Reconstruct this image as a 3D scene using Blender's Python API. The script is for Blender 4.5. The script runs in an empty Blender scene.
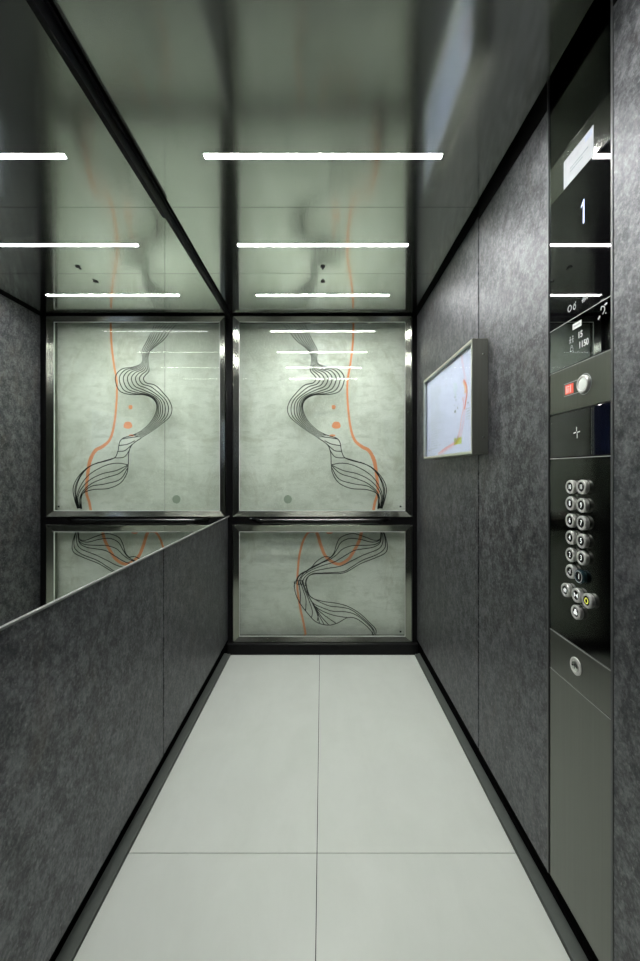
import bpy, bmesh, math, random
from mathutils import Vector, Matrix
random.seed(4)
SC = bpy.context.scene
COL = SC.collection

# ------------------------------------------------------------------ camera model (640 x 961 px)
F, CX, CY, EYE = 400.0, 322.0, 470.5, 1.165      # focal length in px, vanishing point, eye height
def on_right(px, py, X=0.603):                   # point of the right wall plane -> (-Y, Z)
    Y = X * F / (px - CX)
    return (-Y, EYE + (CY - py) * Y / F)
def on_back(px, py, Y=2.566):                    # point of the back wall plane -> (X, Z)
    return ((px - CX) * Y / F, EYE + (CY - py) * Y / F)

# ------------------------------------------------------------------ materials
def new_mat(name):
    m = bpy.data.materials.new(name); m.use_nodes = True
    nt = m.node_tree; b = nt.nodes['Principled BSDF']
    return m, nt, b
def lin(c):
    return tuple(((v / 255) / 12.92 if v / 255 <= 0.04045 else ((v / 255 + 0.055) / 1.055) ** 2.4) for v in c) + (1,)
def pos(nt, scale=(1, 1, 1)):
    g = nt.nodes.new('ShaderNodeNewGeometry'); mp = nt.nodes.new('ShaderNodeMapping')
    mp.inputs['Scale'].default_value = scale
    nt.links.new(g.outputs['Position'], mp.inputs['Vector'])
    return mp.outputs['Vector']
def noise(nt, vec, scale, detail=6, rough=0.6, dist=0.0):
    n = nt.nodes.new('ShaderNodeTexNoise')
    n.inputs['Scale'].default_value = scale; n.inputs['Detail'].default_value = detail
    n.inputs['Roughness'].default_value = rough; n.inputs['Distortion'].default_value = dist
    nt.links.new(vec, n.inputs['Vector']); return n.outputs['Fac']
def ramp(nt, fac, stops):
    r = nt.nodes.new('ShaderNodeValToRGB'); e = r.color_ramp.elements
    while len(e) < len(stops): e.new(0.5)
    for k, (p, c) in enumerate(stops):
        e[k].position = p; e[k].color = c if len(c) == 4 else tuple(c) + (1,)
    nt.links.new(fac, r.inputs['Fac']); return r.outputs['Color']
def mixc(nt, fac, a, b, mode='MIX'):
    m = nt.nodes.new('ShaderNodeMix'); m.data_type = 'RGBA'; m.blend_type = mode
    for sock, v in ((m.inputs[0], fac), (m.inputs[6], a), (m.inputs[7], b)):
        if hasattr(v, 'is_linked'): nt.links.new(v, sock)
        else: sock.default_value = v
    return m.outputs[2]
def maprange(nt, fac, a, b, c, d):
    m = nt.nodes.new('ShaderNodeMapRange')
    for k, v in zip((1, 2, 3, 4), (a, b, c, d)): m.inputs[k].default_value = v
    nt.links.new(fac, m.inputs[0]); return m.outputs[0]
def simple(name, col, rough=0.5, metal=0.0, spec=0.5, var=0.06, emit=0.0, vscale=40, coat=0.0, aniso=0.0):
    """Plain finish with a slight procedural variation of its roughness and tone."""
    m, nt, b = new_mat(name)
    v = pos(nt); f = noise(nt, v, vscale, 4)
    c = tuple(col[:3])
    nt.links.new(ramp(nt, f, [(0.3, tuple(x * (1 - var) for x in c)), (0.7, tuple(min(1, x * (1 + var)) for x in c))]), b.inputs['Base Color'])
    nt.links.new(maprange(nt, f, 0, 1, rough * (1 - var), rough * (1 + var)), b.inputs['Roughness'])
    b.inputs['Metallic'].default_value = metal; b.inputs['Specular IOR Level'].default_value = spec
    b.inputs['Coat Weight'].default_value = coat
    b.inputs['Anisotropic'].default_value = aniso
    if emit:
        b.inputs['Emission Color'].default_value = c + (1,); b.inputs['Emission Strength'].default_value = emit
    return m

def stone():
    m, nt, b = new_mat('dark_stone_laminate')
    v = pos(nt)
    big = noise(nt, v, 2.6, 5, 0.6, 0.4)
    mid = noise(nt, pos(nt, (1, 1, 0.9)), 26, 12, 0.80, 0.1)
    fine = noise(nt, v, 110, 4, 0.75)
    spk = noise(nt, v, 105, 2, 0.5)
    strk = noise(nt, pos(nt, (26, 26, 5)), 2.0, 5, 0.65, 0.8)
    c = ramp(nt, mid, [(0.43, STONE[0]), (0.50, STONE[1]), (0.58, STONE[2])])
    c = mixc(nt, maprange(nt, big, 0.38, 0.66, 0.0, 0.55), c, STONE[3] + (1,))
    c = mixc(nt, maprange(nt, strk, 0.56, 0.8, 0.0, 0.40), c, STONE[4] + (1,))
    c = mixc(nt, maprange(nt, fine, 0.52, 0.68, 0.0, 0.55), c, STONE[5] + (1,))
    c = mixc(nt, maprange(nt, spk, 0.64, 0.78, 0.0, 0.5), c, (0.26, 0.26, 0.25, 1))
    rust = noise(nt, pos(nt, (1.2, 1.2, 0.7)), 5.5, 5, 0.7, 1.0)
    c = mixc(nt, maprange(nt, rust, 0.56, 0.72, 0.0, 0.40), c, (0.060, 0.040, 0.024, 1))
    nt.links.new(c, b.inputs['Base Color'])
    nt.links.new(maprange(nt, mid, 0.35, 0.68, 0.42, 0.54), b.inputs['Roughness'])
    b.inputs['IOR'].default_value = 1.95; b.inputs['Specular Tint'].default_value = (0.93, 0.955, 1.0, 1)
    gl = nt.nodes.new('ShaderNodeMath'); gl.operation = 'MULTIPLY'
    nt.links.new(maprange(nt, mid, 0.41, 0.60, 0.26, 0.62), gl.inputs[0]); nt.links.new(maprange(nt, fine, 0.38, 0.66, 0.72, 1.45), gl.inputs[1])
    nt.links.new(gl.outputs[0], b.inputs['Specular IOR Level'])
    bp = nt.nodes.new('ShaderNodeBump'); bp.inputs['Strength'].default_value = 0.18; bp.inputs['Distance'].default_value = 0.002
    nt.links.new(mid, bp.inputs['Height']); nt.links.new(bp.outputs['Normal'], b.inputs['Normal'])
    return m
STONE = [(0.003, 0.0035, 0.005), (0.014, 0.0145, 0.0175), (0.060, 0.060, 0.063), (0.007, 0.008, 0.012), (0.062, 0.060, 0.058), (0.095, 0.095, 0.094)]

def concrete():
    m, nt, b = new_mat('printed_concrete')
    v = pos(nt)
    a = noise(nt, v, 3.2, 8, 0.62, 0.5)
    d = noise(nt, pos(nt, (1, 1, 3.0)), 9, 8, 0.7, 0.3)
    g = noise(nt, v, 120, 3, 0.6)
    c = ramp(nt, a, [(0.36, (0.60, 0.63, 0.57)), (0.50, (0.74, 0.77, 0.715)), (0.62, (0.83, 0.85, 0.81))])
    c = mixc(nt, maprange(nt, d, 0.48, 0.66, 0, 0.65), c, (0.55, 0.58, 0.515, 1))
    c = mixc(nt, maprange(nt, g, 0.50, 0.66, 0, 0.45), c, (0.84, 0.87, 0.81, 1))
    st = noise(nt, pos(nt, (1.6, 1.6, 1.1)), 3.1, 6, 0.75, 0.9)
    c = mixc(nt, maprange(nt, st, 0.55, 0.68, 0, 0.5), c, (0.47, 0.48, 0.39, 1))
    nt.links.new(c, b.inputs['Base Color']); b.inputs['Roughness'].default_value = 0.7
    b.inputs['Specular IOR Level'].default_value = 0.1
    return m

def glass_pane(name, tint):
    """Clear pane: Fresnel reflection over a faintly tinted see-through body."""
    m, nt, b = new_mat(name); nt.nodes.remove(b)
    out = nt.nodes['Material Output']
    tr = nt.nodes.new('ShaderNodeBsdfTransparent'); tr.inputs[0].default_value = tint
    gl = nt.nodes.new('ShaderNodeBsdfGlossy'); gl.inputs['Roughness'].default_value = 0.0
    fr = nt.nodes.new('ShaderNodeFresnel'); ge = nt.nodes.new('ShaderNodeNewGeometry')
    mr = maprange(nt, ge.outputs['Backfacing'], 0, 1, 1.5, 1 / 1.5)
    nt.links.new(mr, fr.inputs['IOR'])
    mx = nt.nodes.new('ShaderNodeMixShader')
    nt.links.new(fr.outputs[0], mx.inputs[0]); nt.links.new(tr.outputs[0], mx.inputs[1]); nt.links.new(gl.outputs[0], mx.inputs[2])
    nt.links.new(mx.outputs[0], out.inputs['Surface'])
    return m

def ceiling_steel():
    m, nt, b = new_mat('polished_ceiling_steel')
    v = pos(nt)
    f = noise(nt, v, 3.5, 3, 0.5)
    st = noise(nt, pos(nt, (60, 1.5, 1)), 3, 3, 0.5)
    nt.links.new(ramp(nt, f, [(0.3, (0.53, 0.555, 0.52)), (0.7, (0.57, 0.595, 0.555))]), b.inputs['Base Color'])
    b.inputs['Metallic'].default_value = 1.0
    nt.links.new(maprange(nt, st, 0.2, 0.8, 0.115, 0.14), b.inputs['Roughness'])
    cb = nt.nodes.new('ShaderNodeCombineXYZ'); cb.inputs[1].default_value = 1.0      # brushed across: spreads front to back
    nt.links.new(cb.outputs[0], b.inputs['Tangent']); b.inputs['Anisotropic'].default_value = 0.7
    bp = nt.nodes.new('ShaderNodeBump'); bp.inputs['Strength'].default_value = 0.05; bp.inputs['Distance'].default_value = 0.002
    nt.links.new(f, bp.inputs['Height']); nt.links.new(bp.outputs['Normal'], b.inputs['Normal'])
    return m

def brushed(name, col, rough, axis=(1, 90, 90)):
    m, nt, b = new_mat(name)
    f = noise(nt, pos(nt, axis), 3, 1, 0.5)
    nt.links.new(ramp(nt, f, [(0.25, tuple(x * 0.96 for x in col)), (0.75, tuple(x * 1.04 for x in col))]), b.inputs['Base Color'])
    nt.links.new(maprange(nt, f, 0.2, 0.8, rough * 0.99, rough * 1.01), b.inputs['Roughness'])
    b.inputs['Metallic'].default_value = 1.0
    return m

def tile():
    m, nt, b = new_mat('pale_floor_tile')
    v = pos(nt)
    f = noise(nt, v, 5, 7, 0.62, 0.3); g = noise(nt, pos(nt, (1, 0.35, 1)), 7, 6, 0.7, 0.6)
    c = ramp(nt, f, [(0.3, (0.575, 0.61, 0.555)), (0.7, (0.605, 0.64, 0.585))])
    c = mixc(nt, maprange(nt, g, 0.42, 0.85, 0, 0.30), c, (0.47, 0.505, 0.45, 1))
    nt.links.new(c, b.inputs['Base Color'])
    nt.links.new(maprange(nt, f, 0.3, 0.7, 0.20, 0.27), b.inputs['Roughness'])
    return m

M = {}
M['stone'] = stone(); M['concrete'] = concrete(); M['ceiling'] = ceiling_steel(); M['tile'] = tile()
M['black'] = simple('black_painted_metal', (0.003, 0.003, 0.0033), 0.42, 0, 0.2)
M['void'] = simple('matt_black_backing', (0.003, 0.003, 0.003), 0.9, 0, 0.1)
M['latch'] = simple('dark_latch_metal', (0.05, 0.05, 0.05), 0.35, 0.6)
M['mirror'] = simple('silvered_mirror', (0.92, 0.935, 0.92), 0.0, 1.0, var=0.004)
M['chrome'] = simple('chrome_trim', (0.62, 0.64, 0.60), 0.12, 1.0)
M['ledge'] = simple('satin_ledge_trim', (0.30, 0.31, 0.30), 0.4, 0.3)
M['frame'] = brushed('polished_frame_steel', (0.25, 0.265, 0.225), 0.14, (4, 4, 4))
M['lip'] = simple('bright_steel_lip', (0.78, 0.82, 0.76), 0.4, 0.0)
M['edge'] = simple('anodised_floor_edge', (0.125, 0.14, 0.125), 0.35, 0.25)
M['alu'] = simple('dark_grey_trim', (0.035, 0.036, 0.038), 0.42, spec=1.0)
M['edge_highlight'] = simple('painted_edge_highlight', (0.34, 0.35, 0.33), 0.5)  # pale colour imitates the highlight along the plate edges
M['darksteel'] = brushed('dark_brushed_steel', (0.15, 0.155, 0.138), 0.28, (60, 60, 0.8))
M['midsteel'] = brushed('satin_brushed_steel', (0.27, 0.275, 0.255), 0.12, (60, 60, 0.8))
M['blacksteel'] = brushed('black_polished_steel', (0.075, 0.078, 0.072), 0.10, (60, 60, 0.8))
M['blackglass'] = simple('black_display_glass', (0.003, 0.003, 0.0035), 0.02, 0, 0.6)
M['infosteel'] = simple('blue_black_polished_steel', (0.23, 0.245, 0.25), 0.015, 1.0, var=0.02)
M['button'] = simple('button_ring_steel', (0.66, 0.66, 0.63), 0.36, 0.55)
M['pressed'] = simple('smoky_lit_button_ring', (0.03, 0.065, 0.078), 0.2, 0.5)
M['btnface'] = simple('black_button_face', (0.004, 0.004, 0.004), 0.25)
M['numeral'] = simple('white_lit_numeral', (0.85, 0.88, 0.86), 0.5, emit=0.55, var=0.01)
M['yellow'] = simple('yellow_lit_bell', (0.75, 0.78, 0.12), 0.5, emit=0.35, var=0.01)
M['digit'] = simple('blue_white_lit_digit', (0.62, 0.70, 0.98), 0.5, emit=0.75, var=0.01)
M['whiteprint'] = simple('white_print', (0.78, 0.80, 0.78), 0.5)
M['greyprint'] = simple('grey_print', (0.40, 0.42, 0.42), 0.5)
M['sticker'] = simple('white_sticker_paper', (0.50, 0.52, 0.54), 0.6, spec=0.1)
M['blueprint'] = simple('pale_blue_print', (0.36, 0.44, 0.62), 0.5)
M['red'] = simple('glowing_red_tag_print', (0.80, 0.10, 0.06), 0.4, emit=0.12)  # faint emission added to the printed red, no lamp behind it
LAMP_DEPTH = 0.0029
M['lampside'] = simple('grey_lamp_channel', (0.18, 0.18, 0.18), 0.4)
M['lamp'] = simple('lit_led_diffuser', (1.0, 1.0, 0.985), 0.5, emit=172.0, var=0.0)
M['lineink'] = simple('black_line_ink', (0.010, 0.013, 0.011), 0.6, spec=0.1)
M['orange'] = simple('salmon_orange_ink', (0.90, 0.37, 0.20), 0.6, spec=0.1)
M['stain'] = simple('grey_green_stain', (0.34, 0.40, 0.33), 0.7, spec=0.1)
M['poster'] = simple('bluish_white_poster_paper', (0.67, 0.715, 0.95), 0.6, spec=0.2, vscale=8)
M['p_grey'] = simple('poster_grey_ink', (0.47, 0.52, 0.60), 0.6, spec=0.2)
M['p_dark'] = simple('poster_dark_ink', (0.22, 0.27, 0.30), 0.6, spec=0.2)
M['p_pink'] = simple('poster_pink_ink', (0.82, 0.52, 0.62), 0.6, spec=0.2)
M['p_red'] = simple('poster_red_ink', (0.78, 0.30, 0.25), 0.6, spec=0.2)
M['p_tan'] = simple('poster_tan_ink', (0.80, 0.62, 0.40), 0.6, spec=0.2)
M['p_lime'] = simple('poster_lime_ink', (0.58, 0.68, 0.14), 0.6, spec=0.2)
M['p_blue'] = simple('poster_pale_blue_ink', (0.60, 0.70, 0.84), 0.6, spec=0.2)
M['case'] = brushed('brushed_case_steel', (0.40, 0.41, 0.355), 0.34, (60, 60, 1.5))
M['caseframe'] = brushed('pale_case_frame_steel', (0.70, 0.72, 0.64), 0.28, (4, 4, 4))
M['wallpaint'] = simple('pale_grey_landing_paint', (0.45, 0.46, 0.45), 0.8)
M['doorsteel'] = brushed('landing_door_steel', (0.40, 0.41, 0.40), 0.3, (60, 60, 0.8))
M['glass'] = glass_pane('greenish_glass', (0.955, 0.975, 0.950, 1))
M['clear'] = glass_pane('clear_glass', (0.975, 0.985, 0.985, 1))

# ------------------------------------------------------------------ building helpers
def BM(): return bmesh.new()
def box(bm, x0, x1, y0, y1, z0, z1, bev=0.0, seg=1, mi=0):
    t = bmesh.new()
    vs = [t.verts.new((x, y, z)) for x in (x0, x1) for y in (y0, y1) for z in (z0, z1)]
    for f in ((0, 1, 3, 2), (4, 6, 7, 5), (0, 4, 5, 1), (2, 3, 7, 6), (0, 2, 6, 4), (1, 5, 7, 3)):
        t.faces.new([vs[k] for k in f])
    bmesh.ops.recalc_face_normals(t, faces=t.faces[:])
    if bev:
        bmesh.ops.bevel(t, geom=t.edges[:], offset=bev, segments=seg, profile=0.6, affect='EDGES')
    merge(bm, t, mi)
def merge(bm, t, mi=0):
    mp = {v: bm.verts.new(v.co) for v in t.verts}
    for f in t.faces:
        try:
            nf = bm.faces.new([mp[v] for v in f.verts]); nf.material_index = mi
        except ValueError: pass
    t.free()
def world_loc(o):
    v = Vector(o.location)
    while o.parent: o = o.parent; v = v + Vector(o.location)
    return v
def obj(name, bm, mats, parent=None, smooth=False, loc=None):
    """Link the bmesh (world coordinates) as ONE object; its origin is its own centre or loc."""
    if not isinstance(mats, (list, tuple)): mats = [mats]
    cos = [v.co for v in bm.verts]
    if loc is None:
        lo = Vector([min(c[i] for c in cos) for i in range(3)]); hi = Vector([max(c[i] for c in cos) for i in range(3)])
        loc = (lo + hi) / 2
    loc = Vector(loc)
    bmesh.ops.translate(bm, verts=bm.verts[:], vec=-loc)
    me = bpy.data.meshes.new(name); bm.to_mesh(me); bm.free()
    for m in mats: me.materials.append(m)
    for p in me.polygons: p.use_smooth = smooth
    if smooth: me.set_sharp_from_angle(angle=math.radians(32))
    o = bpy.data.objects.new(name, me); COL.objects.link(o)
    if parent:
        o.parent = parent; o.location = loc - world_loc(parent)
    else: o.location = loc
    return o
def thing(name, label, cat, loc, group=None):
    o = bpy.data.objects.new(name, None); COL.objects.link(o); o.location = loc
    o.empty_display_size = 0.05
    return tag(o, label, cat, group)
def tag(o, label, cat, group=None):
    o['label'] = label; o['category'] = cat
    if group: o['group'] = group
    return o
def struct(name, bm, mats, label=None):
    o = obj(name, bm, mats); o['kind'] = 'structure'
    if label: o['label'] = label
    return o

class Frame:                                     # a wall plane: a along it, b up, c out of it
    def __init__(s, o, u, v):
        s.o, s.u, s.v = Vector(o), Vector(u), Vector(v); s.n = s.u.cross(s.v)
    def P(s, a, b, c=0.0): return s.o + s.u * a + s.v * b + s.n * c
def prism(fr, bm, pts, c0, c1):
    """Extruded outline, counter-clockwise in (a, b), from depth c0 out to c1."""
    lo = [bm.verts.new(fr.P(a, b, c0)) for a, b in pts]; hi = [bm.verts.new(fr.P(a, b, c1)) for a, b in pts]
    n = len(pts)
    bm.faces.new(hi); bm.faces.new(lo[::-1])
    for k in range(n): bm.faces.new((lo[k], lo[(k + 1) % n], hi[(k + 1) % n], hi[k]))
def plate(fr, bm, a0, a1, b0, b1, c0, c1, bev=0.0):
    t = bmesh.new()
    prism(fr, t, [(a0, b0), (a1, b0), (a1, b1), (a0, b1)], c0, c1)
    bmesh.ops.recalc_face_normals(t, faces=t.faces[:])
    if bev: bmesh.ops.bevel(t, geom=t.edges[:], offset=bev, segments=2, profile=0.5, affect='EDGES')
    merge(bm, t)
def circle(a, b, ra, rb=None, n=24, a0=0.0, a1=2 * math.pi):
    rb = rb or ra
    return [(a + ra * math.cos(a0 + (a1 - a0) * k / n), b + rb * math.sin(a0 + (a1 - a0) * k / n)) for k in range(n)]
def arc(a, b, ra, rb, d0, d1, n=12):
    return [(a + ra * math.cos(math.radians(d0 + (d1 - d0) * k / n)), b + rb * math.sin(math.radians(d0 + (d1 - d0) * k / n))) for k in range(n + 1)]
def lathe(fr, bm, a, b, prof, n=32):
    """Surface of revolution about the plane's normal; prof = [(radius, depth)] from plate out to the middle."""
    rings = []
    for r, c in prof:
        if r < 1e-6: rings.append([bm.verts.new(fr.P(a, b, c))])
        else: rings.append([bm.verts.new(fr.P(a + r * math.cos(2 * math.pi * k / n), b + r * math.sin(2 * math.pi * k / n), c)) for k in range(n)])
    for p, q in zip(rings, rings[1:]):
        for k in range(n):
            k2 = (k + 1) % n
            if len(q) == 1: bm.faces.new((p[k], p[k2], q[0]))
            elif len(p) == 1: bm.faces.new((p[0], q[k2], q[k]))
            else: bm.faces.new((p[k], p[k2], q[k2], q[k]))
def stroke(fr, bm, pts, w, c, th=0.0003):
    """A printed line of width w (number, or one per point) along pts."""
    n = len(pts); ws = w if isinstance(w, (list, tuple)) else [w] * n
    L, R = [], []
    for k in range(n):
        p, q = pts[max(k - 1, 0)], pts[min(k + 1, n - 1)]
        d = Vector((q[0] - p[0], q[1] - p[1]))
        d = d.normalized() if d.length > 1e-9 else Vector((1, 0))
        h = ws[k] / 2
        L.append((pts[k][0] - d.y * h, pts[k][1] + d.x * h)); R.append((pts[k][0] + d.y * h, pts[k][1] - d.x * h))
    vl = [bm.verts.new(fr.P(a, b, c + th)) for a, b in L]; vr = [bm.verts.new(fr.P(a, b, c + th)) for a, b in R]
    for k in range(n - 1): bm.faces.new((vr[k], vr[k + 1], vl[k + 1], vl[k]))
def spline(pts, sub=8):
    out = []
    n = len(pts)
    for i in range(n - 1):
        p0, p1, p2, p3 = pts[max(i - 1, 0)], pts[i], pts[i + 1], pts[min(i + 2, n - 1)]
        for s in range(sub):
            t = s / sub
            out.append(tuple(0.5 * (2 * p1[j] + (p2[j] - p0[j]) * t + (2 * p0[j] - 5 * p1[j] + 4 * p2[j] - p3[j]) * t * t
                                    + (3 * p1[j] - p0[j] - 3 * p2[j] + p3[j]) * t ** 3) for j in range(2)))
    out.append(tuple(pts[-1])); return out
def text(fr, bm, s, a, b, size, c0, c1, sx=1.0, bold=0.0):
    """Lettering centred on (a, b), extruded from depth c0 to c1."""
    cu = bpy.data.curves.new('lettering', 'FONT'); cu.body = s; cu.size = size
    cu.align_x = 'CENTER'; cu.align_y = 'CENTER'; cu.extrude = (c1 - c0) / 2; cu.offset = bold
    o = bpy.data.objects.new('lettering', cu); COL.objects.link(o)
    me = o.evaluated_get(bpy.context.evaluated_depsgraph_get()).to_mesh()
    vs = [bm.verts.new(fr.P(a + v.co.x * sx, b + v.co.y, (c0 + c1) / 2 + v.co.z)) for v in me.vertices]
    for p in me.polygons:
        try: bm.faces.new([vs[k] for k in p.vertices])
        except ValueError: pass
    o.evaluated_get(bpy.context.evaluated_depsgraph_get()).to_mesh_clear()
    bpy.data.objects.remove(o); bpy.data.curves.remove(cu)

# ------------------------------------------------------------------ dimensions of the car
XL, XR = -0.597, 0.603            # faces of the wall panels
XM = -0.5925                      # mirror face
YF, YB = 0.46, 2.54               # front return, end of the side walls
ZC = EYE + 0.9937                 # ceiling
ZP = 0.093                        # lower edge of the wall panels above the floor
ZM = EYE - 0.288                  # lower edge of the mirror

# floor: four large tiles on a dark bed
bm = BM(); X0 = -0.0152
def xin(y): return -0.579 - 0.015 * (2.525 - y) / 1.574
def xinr(y): return 0.587 + 0.007 * (2.525 - y) / 1.574
box(bm, -0.66, 0.66, 0.40, 2.60, -0.03, -0.004, mi=1)
def tile_prism(pts):
    t = bmesh.new()
    lo = [t.verts.new((x, y, -0.004)) for x, y in pts]; hi = [t.verts.new((x, y, 0)) for x, y in pts]
    t.faces.new(hi); n = len(pts)
    for k in range(n): t.faces.new((lo[k], lo[(k + 1) % n], hi[(k + 1) % n], hi[k]))
    merge(bm, t)
g = 0.0011
for y0, y1 in ((0.41, 1.218 - g), (1.218 + g, 2.53)):
    tile_prism([(xin(y0) + .003, y0), (X0 - g, y0), (X0 - g, y1), (xin(y1) + .003, y1)])
    tile_prism([(X0 + g, y0), (xinr(y0) - .003, y0), (xinr(y1) - .003, y1), (X0 + g, y1)])
struct('floor', bm, [M['tile'], M['void']], 'pale grey tiled floor of the lift car')

def floor_edge(name, xi, xo, sgn):
    bm = BM(); t = bmesh.new(); rows = []
    for y in (0.42, 2.535):
        a, o = xi(y), xo(y)
        rows.append([t.verts.new(p) for p in ((a, y, -0.004), (a, y, 0.004), (a - sgn * 0.002, y, 0.007), (o + sgn * 0.0015, y, 0.007), (o + sgn * .0010, y, 0.0082), (o, y, 0.0082), (o, y, -0.004))])
    for k in range(6): t.faces.new((rows[0][k], rows[0][k + 1], rows[1][k + 1], rows[1][k]))
    t.faces.new(rows[0]); t.faces.new(rows[1][::-1])
    bmesh.ops.recalc_face_normals(t, faces=t.faces[:]); merge(bm, t)
    struct(name, bm, M['edge'])
floor_edge('baseboard_left', xin, lambda y: -0.6187 - 0.011 * (2.525 - y) / 1.574, 1)
floor_edge('baseboard_right', xinr, lambda y: 0.618 + 0.011 * (2.525 - y) / 1.574, -1)
bm = BM(); box(bm, -0.60, 0.606, 2.526, 2.59, -0.004, 0.070, 0.003)
struct('baseboard_back', bm, M['black'])

# left wall: stone panels below, black backing behind the mirror
bm = BM()
for y0, y1 in ((YF + .002, 1.5045), (1.5115, YB)):
    box(bm, XL - 0.02, XL, y0, y1, ZP, ZM - 0.008, 0.0008)
box(bm, -0.67, -0.645, YF, 2.62, -0.02, 2.24, mi=1)
box(bm, -0.645, XL - 0.021, YF, 2.54, ZP + .004, ZM - 0.02, mi=1)
box(bm, -0.645, -0.598, YF, 2.545, ZM - 0.005, 2.24, mi=1)
struct('wall_left', bm, [M['stone'], M['void']], 'left wall of dark stone panels under the mirror')
bm = BM()                                         # slim double lip under the mirror
box(bm, -0.598, XM + 0.0035, YF + .002, 2.548, ZM - 0.0035, ZM - 0.0002, 0.0008)
box(bm, -0.598, XM + 0.0015, YF + .002, 2.548, ZM - 0.0075, ZM - 0.0048, 0.0008)
struct('trim_1', bm, M['ledge'], 'slim bright ledge under the mirror')
bm = BM()                                         # black channel over the mirror
box(bm, -0.598, -0.5845, YF + .002, 1.5075, 2.116, 2.1525, 0.001)
box(bm, -0.598, -0.5865, 1.5078, 2.545, 2.1265, 2.1525, 0.001)
box(bm, -0.598, -0.579, YF + .002, 2.53, 2.154, 2.1615, 0.0015)
struct('trim_2', bm, M['black'], 'black channel between mirror and ceiling')
for y0, y1, z1, lab in ((YF + .004, 1.5068, 2.1145, 'long wall mirror pane nearest the camera over the dark left wall'),
                        (1.5092, 2.545, 2.125, 'wall mirror pane touching the back corner, beyond the vertical mirror joint')):
    bm = BM(); box(bm, XM - 0.006, XM, y0, y1, ZM, z1)
    tag(obj('wall_mirror', bm, M['mirror']), lab, 'mirror', 'mirror panes of the left wall')

# right wall: three stone panels and the niche of the control column
bm = BM()
for y0, y1 in ((YF + .002, 0.8272), (1.0712, 1.5370), (1.5450, YB)):
    box(bm, XR, XR + 0.02, y0, y1, ZP, 2.23, 0.0008)
box(bm, 0.645, 0.67, YF, 2.62, -0.02, 2.24, mi=1)
for y0, y1 in ((YF, 0.83), (1.069, 2.54)): box(bm, XR + 0.021, 0.645, y0, y1, ZP + .004, 2.235, mi=1)
for y0, y1, z in ((YF + .002, 0.8272, 2.125), (1.0712, 1.5395, 2.128), (1.5425, YB, 2.146)):
    box(bm, XR - 0.0012, XR + 0.001, y0, y1, z, 2.235, mi=1)
struct('wall_right', bm, [M['stone'], M['void']], 'right wall of dark stone panels')
bm = BM(); box(bm, XR - 0.001, XR + 0.02, 0.8278, 0.8350, ZP, 2.22, 0.0008)
struct('trim_3', bm, M['alu'], 'aluminium strip on the near side of the control column')
bm = BM(); box(bm, XR - 0.001, XR + 0.02, 1.0640, 1.0706, ZP, 2.22, 0.0008)
struct('trim_4', bm, M['alu'], 'aluminium strip on the far side of the control column')

# back: black posts and rails that carry the framed glass; the shaft's concrete wall stands close behind it
YW = 2.6365
bm = BM(); zt, zm0, zm1, zb = EYE + 0.980, EYE - 0.348, EYE - 0.292, EYE - 1.092
box(bm, -0.645, -0.5725, 2.556, 2.60, -0.02, 2.24); box(bm, 0.5775, 0.645, 2.556, 2.60, -0.02, 2.24)
box(bm, -0.5725, 0.5775, 2.556, 2.60, zt, 2.24); box(bm, -0.5725, 0.5775, 2.556, 2.60, zm0, zm1); box(bm, -0.5725, 0.5775, 2.556, 2.60, -0.02, zb)
struct('trim_5', bm, M['black'], 'black posts and rails round the framed glass')
bm = BM(); box(bm, -0.80, 0.80, YW, YW + 0.12, -0.10, 2.35)
struct('wall_back', bm, M['concrete'], 'pale greenish concrete wall of the shaft close behind the glass')

# ceiling: three polished panels with hairline joints; black roof above the shadow gap
bm = BM()
for y0, y1 in ((YF + .004, 1.5085), (1.5103, 2.0190), (2.0210, 2.5286)):
    sx0, sx1 = -0.3745, 0.3815                    # slots for the recessed lamps
    box(bm, -0.5696, sx0, y0, y1, ZC, ZC + 0.018); box(bm, sx1, 0.574, y0, y1, ZC, ZC + 0.018)
    e = y0
    for ly in [q for q in (0.79, 1.266, 1.766, 2.271) if y0 < q < y1]:
        box(bm, sx0, sx1, e, ly - 0.0130, ZC, ZC + 0.018); e = ly + 0.0130
    box(bm, sx0, sx1, e, y1, ZC, ZC + 0.018)
box(bm, -0.67, 0.67, YF, 2.63, 2.24, 2.27, mi=1)
box(bm, -0.55, 0.55, YF + .01, 2.51, ZC + 0.0185, ZC + 0.03, mi=1)
struct('ceiling', bm, [M['ceiling'], M['void']], 'polished steel ceiling of the lift car')

# front returns round the door opening, and the landing the camera stands on
bm = BM()
box(bm, -0.67, -0.45, 0.40, YF, -0.004, 2.24); box(bm, 0.45, 0.67, 0.40, YF, -0.004, 2.24); box(bm, -0.45, 0.45, 0.40, YF, 2.10, 2.24)
struct('wall_front', bm, M['darksteel'], 'front return of the lift car round its door opening')
bm = BM()
box(bm, -1.5, -0.45, 0.22, 0.34, -0.004, 2.55); box(bm, 0.45, 1.5, 0.22, 0.34, -0.004, 2.55); box(bm, -0.45, 0.45, 0.22, 0.34, 2.10, 2.55)
struct('wall_landing_front', bm, M['wallpaint'])
bm = BM(); box(bm, -1.5, 1.5, -1.9, -1.8, -0.004, 2.55); struct('wall_landing_back', bm, M['wallpaint'])
bm = BM(); box(bm, -1.6, -1.5, -1.9, 0.34, -0.004, 2.55); struct('wall_landing_left', bm, M['wallpaint'])
bm = BM(); box(bm, 1.5, 1.6, -1.9, 0.34, -0.004, 2.55); struct('wall_landing_right', bm, M['wallpaint'])
bm = BM(); box(bm, -1.6, 1.6, -1.9, 0.399, -0.03, 0.0); struct('floor_landing', bm, M['wallpaint'])
bm = BM(); box(bm, -1.6, 1.6, -1.9, 0.34, 2.55, 2.60); struct('ceiling_landing', bm, M['wallpaint'])

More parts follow.
